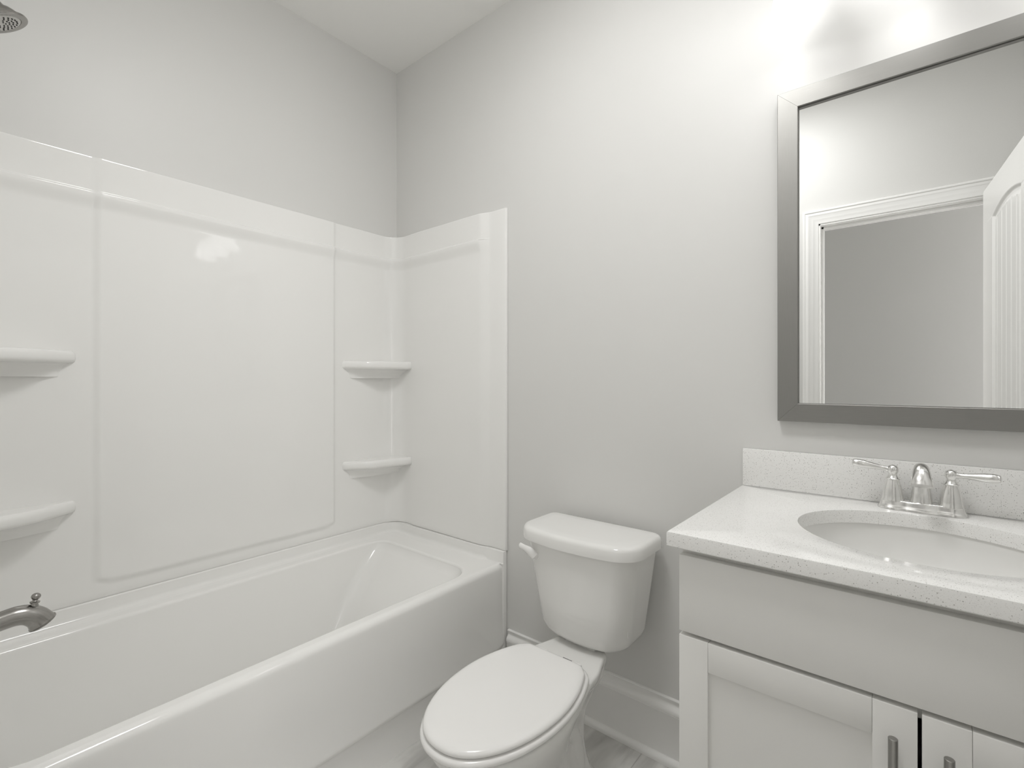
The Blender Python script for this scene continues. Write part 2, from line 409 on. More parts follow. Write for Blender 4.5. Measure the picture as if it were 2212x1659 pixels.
# corner shelves
def shelf(zt, flip):
    K = Vector((0.013, -0.018))
    front = catmull([(0.014, -0.312, 0), (0.028, -0.300, 0), (0.055, -0.262, 0), (0.085, -0.222, 0), (0.103, -0.180, 0), (0.122, -0.100, 0), (0.138, -0.040, 0), (0.144, -0.022, 0)], 6)
    pts = [Vector((0.012, -0.02))] + [Vector((q.x, q.y)) for q in front]
    nr = 0.0195
    rows = [(-0.018, zt-0.0), (-0.012, zt), (-0.006, zt-0.001), (-0.002, zt-0.006), (0.0, zt-0.013), (0.0, zt-0.025), (-0.002, zt-0.033), (-0.007, zt-0.037)]
    rings = []
    def shrink(d):
        out = []
        for i, q in enumerate(pts):
            if i == 0: out.append(q); continue
            a = pts[max(i-1, 1)]; b_ = pts[min(i+1, len(pts)-1)]; t = (b_-a).normalized(); nrm = Vector((-t.y, t.x))
            if nrm.dot(q-K) < 0: nrm = -nrm
            v = q+nrm*d; v.x = max(v.x, 0.012); v.y = min(v.y, -0.018); out.append(v)
        return out
    for d, z in rows: rings.append([(v.x, v.y, z) for v in shrink(d)])
    base = shrink(-0.008)
    for k in range(1, 9):
        t = k/8; s = 1-0.93*t**1.6; z = zt-0.037-0.034*(1-math.cos(t*PI/2))-0.008*t
        def cv(v):
            q = K+(v-K)*1.0
            q.x = K.x+(v.x-K.x)*(1-0.60*math.sin(t*PI/2)); q.y = K.y+(v.y-K.y)*(1-0.10*math.sin(t*PI/2)); return q
        rings.append([(cv(v).x, cv(v).y, z) for v in base])
    bm = BM(); loft(bm, rings)
    if flip: bmesh.ops.transform(bm, matrix=Matrix(((1, 0, 0, 0), (0, -1, 0, SY1), (0, 0, 1, 0), (0, 0, 0, 1))), verts=bm.verts)
    return bm
for fl in (False, True):
    for zt in (1.300, 0.842):
        obj('corner_shelf', shelf(zt, fl), M['acrylic'], sur, 50)

# ------------------------------------------------------------------ bathtub
ZD = 0.470
tub = thing('bathtub', 'glossy white alcove bathtub with a plain apron below the wall surround', 'bathtub', (0.37, -0.76, 0))
bm = BM()
outer_pts = rrect(0.018, 0.7005, SY1+0.018, -0.018, (0.03, 0.006, 0.006, 0.03), 8)
def ring(x0, x1, y0, y1, r, z): return [(x, y, z) for x, y in rrect(x0, x1, y0, y1, r, 8)]
B = (0.086, 0.668, -1.455, -0.150)
rings = [[(x, y, ZD) for x, y in outer_pts]]
rr = (0.075, 0.09, 0.095, 0.06)
rings.append(ring(B[0]-0.012, B[1]+0.012, B[2]-0.012, B[3]+0.012, [r+0.012 for r in rr], ZD))
for k in range(1, 7):
    a = PI/2*k/6; rings.append(ring(B[0]-0.012+0.012*math.sin(a), B[1]+0.012-0.012*math.sin(a), B[2]-0.012+0.012*math.sin(a), B[3]+0.012-0.012*math.sin(a), [r+0.012-0.012*math.sin(a) for r in rr], ZD-0.012*(1-math.cos(a))))
for k in range(1, 13):
    t = k/12; z = ZD-0.012-0.30*t
    rings.append(ring(B[0]+0.055*t, B[1]-0.055*t, B[2]+0.03*t, B[3]-0.25*t-0.02*math.sin(t*PI), [r+0.02*t for r in rr], z))
for k in range(1, 9):
    a = PI/2*k/8; q = 0.07*(1-math.cos(a)); z = ZD-0.312-0.07*math.sin(a)
    rings.append(ring(B[0]+0.055+q, B[1]-0.055-q, B[2]+0.03+q, B[3]-0.25-q, [r+0.02-0.0*q for r in rr], z))
loft(bm, rings, cap0=False, cap1=True)
# upstand around three sides (U path) with a cove to the deck
def upath(off, z):
    r = 0.060-off+0.018; pts = []
    pts.append((0.7255, -off*0.62, z))
    pts.append((0.648, -off*0.62, z)); pts.append((0.636, -off*0.8-(0.0 if off < 0.017 else 0.002), z)); pts.append((0.616, -off-(0.0 if off < 0.017 else 0.010), z)); pts.append((0.60, -off-(0.0 if off < 0.017 else 0.013), z))
    e = -off-(0.0 if off < 0.017 else 0.013); r = max(r, 0.03)
    x0 = off+0.002
    for k in range(9):
        a = PI/2*k/8; pts.append((x0+r-r*math.sin(a), e-r+r*math.cos(a), z))
    L = list(pts)
    for p in reversed(pts): L.append((p[0], SY1-p[1], p[2]))
    return L
prof = [(0.001, ZJ-0.001), (0.014, ZJ-0.001), (0.018, ZJ-0.004), (0.019, ZD+0.016)]+[(0.019+0.014*(1-math.cos(a)), ZD+0.016-0.014*math.sin(a)) for a in [PI/2*k/6 for k in range(1, 7)]]+[(0.045, ZD-0.0005)]
loft(bm, [upath(o, z) for o, z in prof], False, False, closed=False)
# apron swept along the tub
ap = [(0.7005+0.022*math.sin(a), ZD-0.022+0.022*math.cos(a)) for a in [PI/2*k/8 for k in range(9)]]
ap += [(0.7235, 0.44), (0.7245, 0.30), (0.7265, 0.20), (0.7295, 0.155), (0.7300, 0.148), (0.7285, 0.141), (0.722, 0.133), (0.7165, 0.126), (0.7150, 0.118), (0.7150, 0.0)]
ry = []
for y, dx in ((-0.020, -0.0040), (-0.026, -0.0035), (-0.036, -0.002), (-0.052, -0.0006), (-0.070, 0.0), (-0.4, 0.0), (-0.8, 0.0), (-1.2, 0), (SY1+0.070, 0), (SY1+0.052, -0.0006), (SY1+0.036, -0.002), (SY1+0.026, -0.0035), (SY1+0.020, -0.0040)):
    ry.append([(x+(dx if i > 2 else 0), y, z) for i, (x, z) in enumerate(ap)])
loft(bm, ry, False, False, closed=False)
for (ya_, yb_) in ((-0.024, -0.002), (SY1+0.002, SY1+0.024)): box(bm, 0.60, 0.7255, ya_, yb_, 0, ZJ-0.002, 0.002)
obj('tub_shell', bm, M['tubwhite'], tub, 40)
bm = BM(); lathe(bm, [(0.038, 0), (0.038, 0.003), (0.030, 0.006), (0.004, 0.007)], (0.30, -1.22, ZD-0.383), (0, 0, 1), 32); obj('drain', bm, M['dnickel'], tub)

# tub spout on the plumbing wall
SX = 0.38
sp = thing('tub_spout', 'brushed nickel tub spout with a diverter knob above the tub edge', 'faucet', (SX, SY1+0.03, 0.668))
cl = [(SX, SY1+0.031, 0.640), (SX, -1.45, 0.6455), (SX, -1.42, 0.651), (SX, -1.395, 0.6555), (SX, -1.372, 0.6575), (SX, -1.353, 0.653), (SX, -1.338, 0.6415), (SX, -1.3295, 0.628)]
cs = catmull(cl, 5); n = len(cs)
rad = [interp([(0, 0.0215), (0.4, 0.0215), (0.7, 0.0225), (0.9, 0.0240), (1, 0.0258)], i/(n-1)) for i in range(n)]
bm = BM(); tube(bm, cs, rad, 28, flat=[(1.0, 1.0)]*n)
lathe(bm, [(0.036, 0), (0.036, 0.004), (0.031, 0.010), (0.024, 0.016)], (SX, SY1+0.031, 0.640), (0, 1, 0), 32)
obj('spout_body', bm, M['dnickel'], sp, 50)
bm = BM(); d = (cs[-1]-cs[-2]).normalized(); lathe(bm, [(0.0256, 0), (0.0272, 0.001), (0.0272, 0.0035), (0.023, 0.0045)], cs[-1]-d*0.001, d, 28, cap1=False)
obj('spout_rim', bm, M['dnickel'], sp, 50)
bm = BM(); lathe(bm, [(0.010, -0.008), (0.0078, 0.0), (0.006, 0.004), (0.006, 0.005), (0.0092, 0.0055), (0.0095, 0.008), (0.006, 0.0095), (0.0045, 0.012), (0.007, 0.0145), (0.0088, 0.018), (0.009, 0.021), (0.0075, 0.0245), (0.004, 0.027)], (SX, -1.3430, 0.6730), (0, 0.15, 1), 24)
obj('diverter_knob', bm, M['dnickel'], sp, 50)

# shower head on its arm, near the top of the wall
SHX = 0.36
sh = thing('shower_head', 'brushed nickel shower head on a bent arm high above the tub', 'shower head', (SHX, SY1, 2.16))
bm = BM(); pa = catmull([(SHX, SY1, 2.139), (SHX, -1.495, 2.140), (SHX, -1.465, 2.137), (SHX, -1.442, 2.120), (SHX, -1.429, 2.101)], 6)
tube(bm, pa, 0.0105, 18); lathe(bm, [(0.032, 0), (0.031, 0.004), (0.022, 0.010), (0.012, 0.013)], (SHX, SY1, 2.139), (0, 1, 0), 28)
obj('shower_arm', bm, M['dnickel'], sh, 50)
ax = Vector((0, math.sin(math.radians(30)), -math.cos(math.radians(30)))); fc = Vector((SHX, -1.3965, 2.041))
bm = BM(); lathe(bm, [(0.012, -0.070), (0.016, -0.064), (0.016, -0.054), (0.0205, -0.048), (0.0250, -0.034), (0.0275, -0.0290), (0.0345, -0.0245), (0.0400, -0.0170), (0.0425, -0.0110), (0.0428, -0.009), (0.0480, -0.0075), (0.0515, -0.0055), (0.0525, -0.002), (0.0515, 0.0), (0.0465, 0.0008), (0.0395, -0.0003), (0.0385, -0.002)], fc, ax, 48)
obj('head_body', bm, M['dnickel'], sh, 30)
bm = BM(); lathe(bm, [(0.0385, -0.002), (0.037, 0.0002), (0.002, 0.0012)], fc, ax, 40); fo = obj('spray_face', bm, M['spray'], sh, 40, label='pale spray face dotted with black nozzles')
d_, u_, v_ = frame_of(ax); bm = BM()
for r_, c_ in ((0.008, 6), (0.0155, 12), (0.0225, 16), (0.030, 22)):
    for k in range(c_):
        a = 2*PI*k/c_+r_*40; lathe(bm, [(0.0017, 0.0), (0.0014, 0.0026)], fc+(u_*math.cos(a)+v_*math.sin(a))*r_, ax, 8)
nz = obj('spray_nozzles', bm, M['rubber'], fo, 0); 

# ------------------------------------------------------------------ toilet
TX = 1.184
TURN = Matrix.Translation((TX, -0.05, 0)) @ Matrix.Rotation(math.radians(0.4), 4, 'Z') @ Matrix.Translation((-TX, 0.05, 0))
def turned(bm):
    bmesh.ops.transform(bm, matrix=TURN, verts=bm.verts); return bm
toi = thing('toilet', 'white two-piece toilet with closed lid between the tub and the vanity', 'toilet', (TX, -0.4, 0))
def tank_ring(hw, yb, yf, bow, rc, z, n=10):
    pts = rrect(-hw, hw, yf, yb, rc, n); out = []
    # subdivide the long front side so it can bow
    res = []
    for i, p in enumerate(pts):
        q = pts[(i+1) % len(pts)]; res.append(p)
        L = math.hypot(q[0]-p[0], q[1]-p[1])
        if i % (n+1) == n:
            for k in range(1, 10): res.append((p[0]+(q[0]-p[0])*k/10, p[1]+(q[1]-p[1])*k/10))
    for x, y in res:
        f = max(0, (yb-y)/(yb-yf)); out.append((TX+x, y-bow*f*(1-(x/hw)**2), z))
    return out
bm = BM(); rings = []
for z, ins in ((0.370, 0.060), (0.372, 0.042), (0.378, 0.025), (0.388, 0.013), (0.403, 0.005), (0.424, 0.0), (0.50, 0), (0.56, 0), (0.62, 0), (0.68, 0), (0.694, 0)):
    t = (z-0.370)/0.324; hw = 0.150+0.047*t-ins
    rings.append(tank_ring(hw, -0.036-ins*0.3, -0.196-0.030*t+ins, 0.034-ins*0.3, (min(hw, 0.050), min(hw, 0.050), 0.02, 0.02), z))
loft(bm, rings); obj('tank', bm, M['china'], toi, 60)
bm = BM(); box(bm, TX-0.055, TX+0.055, -0.19, -0.12, 0.362, 0.382, 0.006, 2); obj('tank_gasket', bm, M['china'], toi, 30)
bm = BM(); rings = []
for z, ins in ((0.690, 0.004), (0.690, 0.0), (0.700, -0.0005), (0.716, 0.001), (0.722, 0.003), (0.7265, 0.007), (0.729, 0.013), (0.730, 0.020), (0.7305, 0.05)):
    rings.append(tank_ring(0.214-ins, -0.028-ins, -0.240+ins, 0.036, (0.062-min(ins, 0.02), 0.062-min(ins, 0.02), 0.035-min(ins, 0.02), 0.035-min(ins, 0.02)), z))
loft(bm, rings); obj('tank_lid', bm, M['china'], toi, 50)
# flush lever on the left of the tank front
bm = BM()
lx, ly, lz = TX-0.139, -0.240, 0.643
lathe(bm, [(0.017, 0), (0.0175, 0.004), (0.0165, 0.009), (0.010, 0.0125)], (lx, ly+0.010, lz), (-0.1, -1, 0), 24)
pa = catmull([(lx+0.004, ly-0.006, lz-0.004), (lx-0.006, ly-0.014, lz+0.010), (lx-0.022, ly-0.017, lz+0.017), (lx-0.040, ly-0.016, lz+0.020), (lx-0.052, ly-0.014, lz+0.021)], 6)
n = len(pa); tube(bm, pa, [interp([(0, 0.0135), (0.3, 0.0140), (0.6, 0.0100), (0.9, 0.0105), (1, 0.005)], i/(n-1)) for i in range(n)], 16, flat=[(1.0, 0.62)]*n, up=(0, 0, 1))
obj('flush_lever', bm, M['seat'], toi, 60)
# bowl: one lofted body from the deck to the foot
def outline(tab, z, n=40):
    """tab: (y, halfwidth) from back to tip"""
    y0, y1 = tab[0][0], tab[-1][0]; L = []; Rr = []
    for k in range(n+1):
        t = 0.5-0.5*math.cos(PI*k/n); y = y0+(y1-y0)*t
        # smooth interpolation of half width
        wv = 0; tb = tab
        for (a, u), (b_, v) in zip(tb, tb[1:]):
            if b_ <= y <= a:
                s = (a-y)/(a-b_); wv = u+(v-u)*s; break
        L.append((y, wv))
    return [(TX+w_, y, z) for y, w_ in L]+[(TX-w_, y, z) for y, w_ in reversed(L)]
def smooth_tab(tab, m=60, tip=True):
    P = catmull([(y, w_, 0) for y, w_ in tab], 10)
    return [(p.x, max(p.y, 0.0)) for p in P]
def egg(y0, ytip, hw, ywide, back, z, n=24, corner=0.03):
    """seat outline: straight back of half width 'back' at y0, widest at ywide, elliptical front to ytip"""
    pts = []
    for k in range(n+1):          # right side from back to widest
        t = k/n; y = y0+(ywide-y0)*t
        s = 1-(1-t)**2.0; wv = back+(hw-back)*s; pts.append((wv, y))
    for k in range(1, n+1):
        a = PI/2*k/n; pts.append((hw*math.cos(a)**0.92 if math.cos(a) > 1e-6 else 0, ywide+(ytip-ywide)*math.sin(a)))
    # round the back corner
    c = corner; pts = [(back-c, y0), (back-c*0.45, y0-c*0.06), (back-c*0.12, y0-c*0.3)]+[(max(w_, 0), y) for w_, y in pts[3:]]
    return [(TX+w_, y, z) for w_, y in pts]+[(TX-w_, y, z) for w_, y in reversed(pts[:-1])]
bm = BM()
def bowl_pts(z, back_y, back_w, neck_y, neck_w, wide_y, wide_w, tip_y, n=16):
    pts = [(back_w*0.0, back_y)]
    pts += [(back_w*0.8, back_y), (back_w, back_y-0.02)]
    for k in range(1, n+1):
        t = k/n; y = back_y-0.02+(neck_y-back_y+0.02)*t; pts.append((back_w+(neck_w-back_w)*sst(0, 1, t), y))
    for k in range(1, n+1):
        t = k/n; pts.append((neck_w+(wide_w-neck_w)*sst(0, 1, t**0.8), neck_y+(wide_y-neck_y)*t))
    for k in range(1, n+1):
        a = PI/2*k/n; pts.append((wide_w*max(0, math.cos(a))**0.95, wide_y+(tip_y-wide_y)*math.sin(a)))
    return [(TX+w_, y, z) for w_, y in pts]+[(TX-w_, y, z) for w_, y in reversed(pts[1:-1])]
levels = [ # z, back_y, back_w, neck_y, neck_w, wide_y, wide_w, tip_y
    (0.3700, -0.172, 0.085, -0.300, 0.112, -0.545, 0.146, -0.765),
    (0.3685, -0.165, 0.090, -0.300, 0.117, -0.545, 0.157, -0.778),
    (0.3630, -0.162, 0.092, -0.300, 0.120, -0.545, 0.161, -0.782),
    (0.350, -0.163, 0.091, -0.300, 0.118, -0.545, 0.161, -0.780),
    (0.336, -0.168, 0.088, -0.305, 0.112, -0.545, 0.158, -0.773),
    (0.315, -0.185, 0.090, -0.315, 0.100, -0.535, 0.151, -0.757),
    (0.285, -0.215, 0.078, -0.330, 0.086, -0.525, 0.141, -0.725),
    (0.240, -0.240, 0.066, -0.345, 0.074, -0.500, 0.124, -0.672),
    (0.195, -0.248, 0.062, -0.350, 0.070, -0.475, 0.109, -0.622),
    (0.150, -0.248, 0.062, -0.345, 0.070, -0.455, 0.100, -0.592),
    (0.100, -0.242, 0.066, -0.335, 0.074, -0.440, 0.097, -0.578),
    (0.055, -0.230, 0.074, -0.320, 0.082, -0.430, 0.100, -0.575),
    (0.030, -0.215, 0.092, -0.300, 0.100, -0.420, 0.108, -0.582),
    (0.012, -0.212, 0.097, -0.300, 0.104, -0.420, 0.111, -0.585),
    (0.000, -0.212, 0.097, -0.300, 0.104, -0.420, 0.111, -0.585)]
loft(bm, [bowl_pts(*l) for l in levels])
# trapway swelling on both sides
for s in (1, -1):
    P = catmull([(TX+s*0.040, -0.52, 0.110), (TX+s*0.044, -0.46, 0.165), (TX+s*0.040, -0.40, 0.215), (TX+s*0.036, -0.335, 0.200), (TX+s*0.034, -0.30, 0.12), (TX+s*0.034, -0.29, 0.03)], 6)
    tube(bm, P, [interp([(0, 0.030), (0.5, 0.040), (1, 0.042)], i/(len(P)-1)) for i in range(len(P))], 20)
obj('bowl', turned(bm), M['china'], toi, 60)
for s in (1, -1):
    bm = BM(); lathe(bm, [(0.014, 0), (0.014, 0.008), (0.010, 0.015), (0.003, 0.018)], (TX+s*0.098, -0.38, 0.026), (0, 0, 1), 20)
    obj('bolt_cap', bm, M['seat'], toi, 50)
# seat ring (visible as a band under the lid) and lid
def slab(profile, **kw):
    bm = BM(); rings = []
    for z, ins in profile:
        rings.append(egg(kw['y0']-ins*0.6, kw['tip']+ins, kw['hw']-ins, kw['yw'], kw['back']-ins, z, corner=kw.get('corner', 0.03)))
    loft(bm, rings); return turned(bm)
obj('seat_ring', slab([(0.3760, 0.006), (0.3765, 0.002), (0.380, 0.0), (0.386, 0.0), (0.3900, 0.003), (0.3920, 0.009)], y0=-0.318, tip=-0.801, hw=0.165, yw=-0.535, back=0.112), M['seat'], toi, 60)
obj('lid', slab([(0.3945, 0.008), (0.3953, 0.003), (0.398, 0.0005), (0.402, 0.0), (0.406, 0.002), (0.409, 0.006), (0.411, 0.013), (0.4118, 0.025), (0.4121, 0.06)], y0=-0.332, tip=-0.794, hw=0.160, yw=-0.535, back=0.106, corner=0.024), M['seat'], toi, 60)
for s in (1, -1):
    bm = BM(); box(bm, TX+s*0.060-0.020, TX+s*0.060+0.020, -0.336, -0.306, 0.372, 0.394, 0.004, 3); turned(bm)
    obj('hinge_mount', bm, M['seat'], toi, 40)
bm = BM(); box(bm, TX+0.030, TX+0.060, -0.3325, -0.3305, 0.3955, 0.407); turned(bm); obj('hinge_slot', bm, M['dark'], toi, 0, label='small dark slot at the back of the lid')
# small sticker on tank side
bm = BM()
for (a, b_, c_, d__) in ((-0.0105, 0.0105, 0.0145, 0.0157), (-0.0105, 0.0105, -0.0157, -0.0145), (-0.0105, -0.0095, -0.0157, 0.0157), (0.0095, 0.0105, -0.0157, 0.0157)):
    box(bm, TX+0.158, TX+0.1595, -0.165+a, -0.165+b_, 0.455+c_, 0.455+d__)
ot = obj('tank_label', bm, M['seat'], toi, 0, label='small rectangular outlined label low on the tank side')

# ------------------------------------------------------------------ vanity
VX0, VX1, VY, VZ = 1.640, 2.392, -0.536, 0.881
van = thing('vanity_cabinet', 'light grey two-door vanity cabinet under the speckled quartz top', 'cabinet', (2.016, -0.27, 0))
bm = BM()
box(bm, VX0, VX0+0.018, VY, -0.001, 0.0, VZ); box(bm, VX1-0.018, VX1, VY, -0.001, 0.0, VZ)
box(bm, VX0+0.018, VX1-0.018, VY+0.002, -0.001, 0.10, 0.118); box(bm, VX0+0.018, VX1-0.018, -0.012, -0.001, 0.118, VZ)
box(bm, VX0+0.018, VX1-0.018, VY+0.07, VY+0.085, 0.0, 0.10)
box(bm, VX0+0.018, VX1-0.018, VY, VY+0.018, 0.845, VZ); box(bm, VX0+0.018, VX1-0.018, VY, VY+0.018, 0.690, 0.735)
obj('carcass', bm, M['cabinet'], van, 0)
FY0 = VY-0.0195
bm = BM(); box(bm, VX0, VX1, FY0, VY-0.0005, 0.714, 0.8645, 0.0012, 2); obj('drawer_front', bm, M['cabinet'], van, 30)
def shaker(x0, x1, z0, z1):
    bm = BM(); s = 0.0555; g = 0.0003
    box(bm, x0, x0+s-g, FY0, VY-0.0005, z0, z1, 0.001, 2); box(bm, x1-s+g, x1, FY0, VY-0.0005, z0, z1, 0.001, 2)
    box(bm, x0+s, x1-s, FY0, VY-0.0005, z1-0.0565, z1, 0.001, 2); box(bm, x0+s, x1-s, FY0, VY-0.0005, z0, z0+0.0565, 0.001, 2)
    box(bm, x0+s-0.002, x1-s+0.002, FY0+0.0075, VY-0.003, z0+0.054, z1-0.054)
    return bm
for (x0, x1, hx) in ((VX0, 2.0035, 1.975), (2.0085, VX1, 2.038)):
    dr = obj('door', shaker(x0, x1, 0.105, 0.706), M['cabinet'], van, 30)
    bm = BM(); hy = FY0-0.030
    lathe(bm, [(0.0056, 0), (0.0062, 0.0006), (0.0062, 0.1554), (0.0056, 0.156)], (hx, hy, 0.5165), (0, 0, 1), 28)
    for zz in (0.546, 0.642): lathe(bm, [(0.0045, 0), (0.0045, 0.030)], (hx, FY0+0.001, zz), (0, -1, 0), 16)
    obj('handle', bm, M['handle'], dr, 40, label='brushed metal bar pull')

# countertop with an oval cut-out, and its backsplash
CX0, CX1, CY0, CY1, CZ0, CZ1 = 1.622, 2.412, -0.575, -0.001, 0.8815, 0.9110
SCX, SCY, SA, SB = 2.014, -0.297, 0.207, 0.186
bm = BM(); NN = 128
angs = [2*PI*k/NN for k in range(NN)]
cor = [math.atan2(y-SCY, x-SCX) % (2*PI) for x in (CX0, CX1) for y in (CY0, CY1)]
for c_ in cor:
    i = min(range(len(angs)), key=lambda q: abs(angs[q]-c_)); angs[i] = c_
def rect_pt(a, ins):
    dx, dy = math.cos(a), math.sin(a); t = 1e9
    for lim, o, d_ in ((CX0+ins, SCX, dx), (CX1-ins, SCX, dx), (CY0+ins, SCY, dy), (CY1-ins, SCY, dy)):
        if abs(d_) > 1e-9 and (lim-o)/d_ > 0: t = min(t, (lim-o)/d_)
    return SCX+dx*t, SCY+dy*t
def ell(a, s):
    # ellipse point in direction a
    dx, dy = math.cos(a), math.sin(a); A, Bb = SA+s, SB+s
    t = 1/math.sqrt((dx/A)**2+(dy/Bb)**2); return SCX+dx*t, SCY+dy*t
rings = [[(*ell(a, 0), CZ0) for a in angs], [(*ell(a, 0), CZ1-0.002) for a in angs], [(*ell(a, 0.0006), CZ1-0.0006) for a in angs], [(*ell(a, 0.002), CZ1) for a in angs],
         [(*rect_pt(a, 0.003), CZ1) for a in angs], [(*rect_pt(a, 0.0008), CZ1-0.0008) for a in angs], [(*rect_pt(a, 0), CZ1-0.003) for a in angs],
         [(*rect_pt(a, 0), CZ0+0.002) for a in angs], [(*rect_pt(a, 0.002), CZ0) for a in angs], [(*ell(a, 0), CZ0) for a in angs]]
loft(bm, rings, False, False)
top = obj('vanity_countertop', bm, M['quartz'], None, 35, loc=(2.016, -0.29, CZ0))
tag(top, 'white speckled quartz countertop with backsplash on the grey vanity', 'countertop')
bm = BM(); box(bm, CX0+0.001, CX1, -0.0205, -0.0005, CZ1, 1.0155, 0.0012, 2); obj('backsplash', bm, M['quartz'], top, 35)
# undermount bowl
bm = BM(); rings = []
for s, z in ((0.022, CZ0-0.001), (0.022, CZ0-0.010), (0.010, CZ0-0.012)): rings.append([(*ell(a, s), z) for a in angs])
out_r = []
for k in range(0, 15):
    a_ = PI/2*k/14; f = math.cos(a_)**0.62 if k < 14 else 0.0; z = CZ0-0.001-0.135*math.sin(a_)
    out_r.append((f, z))
def es(f, z, add=0.0): return [(SCX+(SA+0.004+add)*f*math.cos(q), SCY+(SB+0.004+add)*f*math.sin(q), z) for q in [2*PI*k/NN for k in range(NN)]]
bm = BM()
loft(bm, [es(1.09, CZ0-0.0015)]+[es(f, z) for f, z in out_r if f > 0.13]+[es(0.12, CZ0-0.138)], False, True)
loft(bm, [es(1.09, CZ0-0.0015), es(1.09, CZ0-0.012)]+[es(f, z-0.010, 0.008) for f, z in out_r if f > 0.13], False, True)
snk = obj('sink_basin', bm, M['china'], None, 60, loc=(SCX, SCY, CZ0-0.14)); tag(snk, 'oval white undermount sink basin set in the vanity top', 'sink')
bm = BM(); lathe(bm, [(0.024, 0), (0.024, 0.002), (0.019, 0.005), (0.003, 0.006)], (SCX, SCY, CZ0-0.1385), (0, 0, 1), 28); obj('drain', bm, M['nickel'], snk)

# ------------------------------------------------------------------ sink faucet
FX, FY, FZ = 2.0125, -0.064, CZ1+0.0003
fau = thing('sink_faucet', 'brushed nickel two-handle faucet behind the oval sink', 'faucet', (FX, FY, FZ))
def baseplate(ins, z):
    out = []
    n_ = 96
    for k in range(n_):
        a = 2*PI*k/n_; c, s = math.cos(a), math.sin(a)
        # stadium with slimmer waist and a wider middle
        e = 0.5 if abs(c) > 0.05 else 0.5
        x = (0.079-ins)*(abs(c)**0.42)*(1 if c >= 0 else -1)
        hwid = 0.0225+0.0075*math.exp(-(x/0.020)**2)+0.0045*(math.exp(-((abs(x)-0.055)/0.02)**2))-ins
        y = hwid*(abs(s)**0.55)*(1 if s >= 0 else -1)
        out.append((FX+x, FY+y, z))
    return out
bm = BM(); loft(bm, [baseplate(i, FZ+z) for i, z in ((0.0, 0.0), (0.0, 0.003), (0.002, 0.006), (0.0045, 0.010), (0.0055, 0.014), (0.0060, 0.0185), (0.0075, 0.0205), (0.010, 0.0212))])
obj('base_plate', bm, M['nickel'], fau, 40)
# spout: tapered neck that leans forward into a drooping hooded outlet
sp_c = catmull([(FX, FY+0.002, FZ+0.015), (FX, FY+0.001, FZ+0.04), (FX, FY-0.004, FZ+0.068), (FX, FY-0.018, FZ+0.090), (FX, FY-0.042, FZ+0.102), (FX, FY-0.066, FZ+0.098), (FX, FY-0.083, FZ+0.084), (FX, FY-0.090, FZ+0.072)], 6)
n = len(sp_c); bm = BM()
tube(bm, sp_c, [interp([(0, 0.0225), (0.12, 0.0195), (0.28, 0.0155), (0.45, 0.0130), (0.65, 0.0135), (0.85, 0.0150), (1, 0.0160)], i/(n-1)) for i in range(n)], 28, flat=[(interp([(0, 1.0), (0.55, 1.0), (1, 1.27)], i/(n-1)), interp([(0, 1.0), (0.55, 1.0), (1, 0.85)], i/(n-1))) for i in range(n)])
obj('spout', bm, M['nickel'], fau, 50)
bm = BM(); lathe(bm, [(0.004, 0), (0.0028, 0.004), (0.0028, 0.030), (0.0052, 0.033), (0.0058, 0.038), (0.004, 0.042)], (FX, FY+0.020, FZ+0.015), (0, 0, 1), 16)
obj('lift_rod', bm, M['nickel'], fau, 50)
for s in (-1, 1):
    hx = FX+s*0.0508
    bm = BM(); lathe(bm, [(0.0225, 0.0), (0.0225, 0.002), (0.0205, 0.006), (0.0200, 0.012), (0.0185, 0.024), (0.0160, 0.036), (0.0130, 0.046), (0.0122, 0.049)], (hx, FY, FZ+0.018), (0, 0, 1), 32)
    vb = obj('valve_bell', bm, M['nickel'], fau, 40)
    bm = BM(); z0 = FZ+0.066
    lathe(bm, [(0.0120, 0.0), (0.0142, 0.001), (0.0145, 0.003), (0.0120, 0.005), (0.0098, 0.009), (0.0080, 0.0125), (0.0088, 0.015), (0.0108, 0.019), (0.0114, 0.0235), (0.0106, 0.028), (0.0080, 0.0315), (0.0040, 0.0335), (0.0012, 0.0345)], (hx, FY, z0), (0, 0, 1), 28)
    zk = z0+0.0225; ty = -0.004 if s < 0 else -0.012; rise = 0.012 if s < 0 else 0.003
    A = Vector((hx, FY, zk)); Bv = Vector((hx+s*0.078, FY-0.004+ty, zk+rise))
    P = [A+(Bv-A)*t for t in (0.05, 0.14, 0.22, 0.36, 0.52, 0.68, 0.82, 0.92, 0.955, 0.97, 0.985, 1.0)]
    tube(bm, P, [0.0080, 0.0060, 0.0052, 0.0062, 0.0078, 0.0094, 0.0098, 0.0088, 0.0076, 0.0080, 0.0066, 0.0030], 20, up=(0, 0, 1))
    obj('lever_handle', bm, M['nickel'], vb, 50)

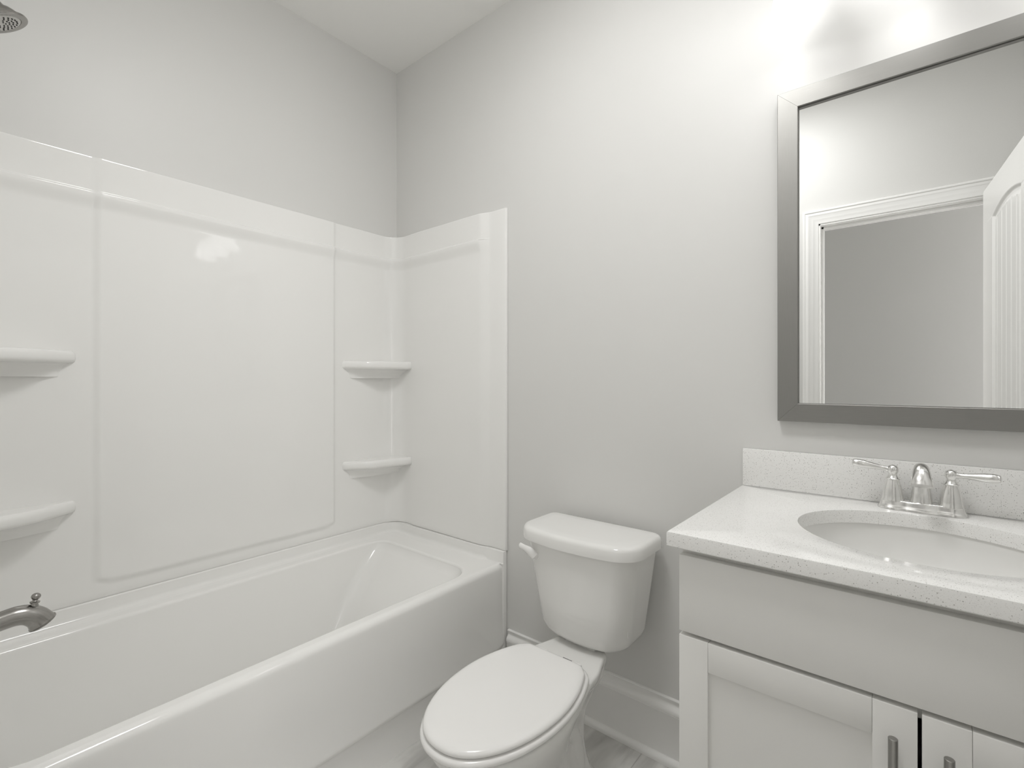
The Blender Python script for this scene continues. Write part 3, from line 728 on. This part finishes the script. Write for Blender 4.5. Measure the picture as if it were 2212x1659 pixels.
# ------------------------------------------------------------------ mirror
MX0, MX1, MZ0, MZ1, MF, MD = 1.7125, 2.306, 1.099, 1.990, 0.0485, 0.025
mir_t = thing('wall_mirror', 'rectangular wall mirror in a brushed silver frame above the sink', 'mirror', (2.01, 0, MZ0))
def frame_side(kind):
    bm = BM()
    prof = [(0, -0.002), (0, -MD+0.001), (0.001, -MD), (MF-0.001, -MD), (MF, -MD+0.001), (MF, -MD+0.006), (MF-0.003, -MD+0.0065), (MF-0.003, -MD+0.0085), (MF+0.0015, -MD+0.009), (MF+0.0015, -0.006), (MF, -0.002)]
    c = {'t': ((MX0, MZ1, 1, -1), (MX1, MZ1, -1, -1)), 'b': ((MX1, MZ0, -1, 1), (MX0, MZ0, 1, 1)), 'l': ((MX0, MZ0, 1, 1), (MX0, MZ1, 1, -1)), 'r': ((MX1, MZ1, -1, -1), (MX1, MZ0, -1, 1))}[kind]
    e = 0.00025
    rings = []
    for i, (x, z, dx, dz) in enumerate(c):
        sx = (e if kind in 'tb' else 0)*dx; sz = (e if kind in 'lr' else 0)*dz
        rings.append([(x+dx*t+sx, y, z+dz*t+sz) for t, y in prof])
    loft(bm, rings); return bm
for k in 'tblr': obj('frame_rail' if k in 'tb' else 'frame_stile', frame_side(k), M['frame_h'] if k in 'tb' else M['frame_v'], mir_t, 30)
bm = BM(); box(bm, MX0+MF-0.002, MX1-MF+0.002, -0.0125, -0.004, MZ0+MF-0.002, MZ1-MF+0.002); obj('mirror_glass', bm, M['mirror'], mir_t, 0, label='clear mirror glass')

# ------------------------------------------------------------------ vanity light with three lit glass shades
vl = thing('vanity_light', 'three-shade wall light glowing above the mirror', 'wall light', (2.01, 0, 2.26))
bm = BM(); box(bm, 1.86, 2.16, -0.022, -0.001, 2.265, 2.355, 0.006, 3); obj('wall_plate', bm, M['nickel'], vl, 40)
bm = BM(); tube(bm, [(1.70, -0.075, 2.315), (2.32, -0.075, 2.315)], 0.011, 18, up=(0, 0, 1))
for x in (1.93, 2.09): tube(bm, [(x, -0.02, 2.315), (x, -0.075, 2.315)], 0.009, 16, up=(0, 0, 1))
obj('cross_bar', bm, M['nickel'], vl, 40)
SHY = -0.135
for x in (1.782, 2.010, 2.238):
    bm = BM(); P = catmull([(x, -0.075, 2.315), (x, -0.11, 2.322), (x, SHY, 2.305), (x, SHY, 2.270)], 6); tube(bm, P, 0.008, 16)
    lathe(bm, [(0.010, 0), (0.021, 0.004), (0.022, 0.020), (0.018, 0.026)], (x, SHY, 2.273), (0, 0, -1), 24); a_ = obj('shade_holder', bm, M['nickel'], vl, 40)
    bm = BM(); pr = [(0.020, 0.0), (0.029, 0.012), (0.040, 0.035), (0.049, 0.065), (0.056, 0.095), (0.060, 0.118), (0.061, 0.124)]
    lathe(bm, pr+[(0.0575, 0.1245), (0.056, 0.116), (0.052, 0.095), (0.045, 0.065), (0.036, 0.035), (0.024, 0.012), (0.018, 0.004)], (x, SHY, 2.262), (0, 0, -1), 40, cap0=False, cap1=False)
    g_ = obj('glass_shade', bm, M['shade'], vl, 50, label='frosted glass bell shade, lit')
    bm = BM(); lathe(bm, [(0.012, 0), (0.013, 0.02), (0.022, 0.038), (0.029, 0.055), (0.031, 0.068), (0.028, 0.082), (0.018, 0.093), (0.003, 0.098)], (x, SHY, 2.261), (0, 0, -1), 28); obj('bulb', bm, M['bulb'], g_, 50)

# ------------------------------------------------------------------ round fill light added on the ceiling, outside the view, to even the brightness
if FILL_LAMP > 0:
    fill_ = thing('ceiling_light', 'round flush ceiling light in the middle of the ceiling', 'ceiling light', (1.36, -0.93, H))
    bm = BM(); lathe(bm, [(0.25, 0.0), (0.25, 0.018), (0.242, 0.024), (0.236, 0.024)], (1.36, -0.93, H), (0, 0, -1), 40, cap1=False); obj('rim', bm, M['nickel'], fill_, 40)
    bm = BM(); lathe(bm, [(0.236, 0.022), (0.21, 0.036), (0.14, 0.050), (0.01, 0.056)], (1.36, -0.93, H), (0, 0, -1), 40, cap0=False); obj('diffuser', bm, M['diffuser'], fill_, 50)
    M['diffuser'].node_tree.nodes['Emission'].inputs[1].default_value = FILL_LAMP
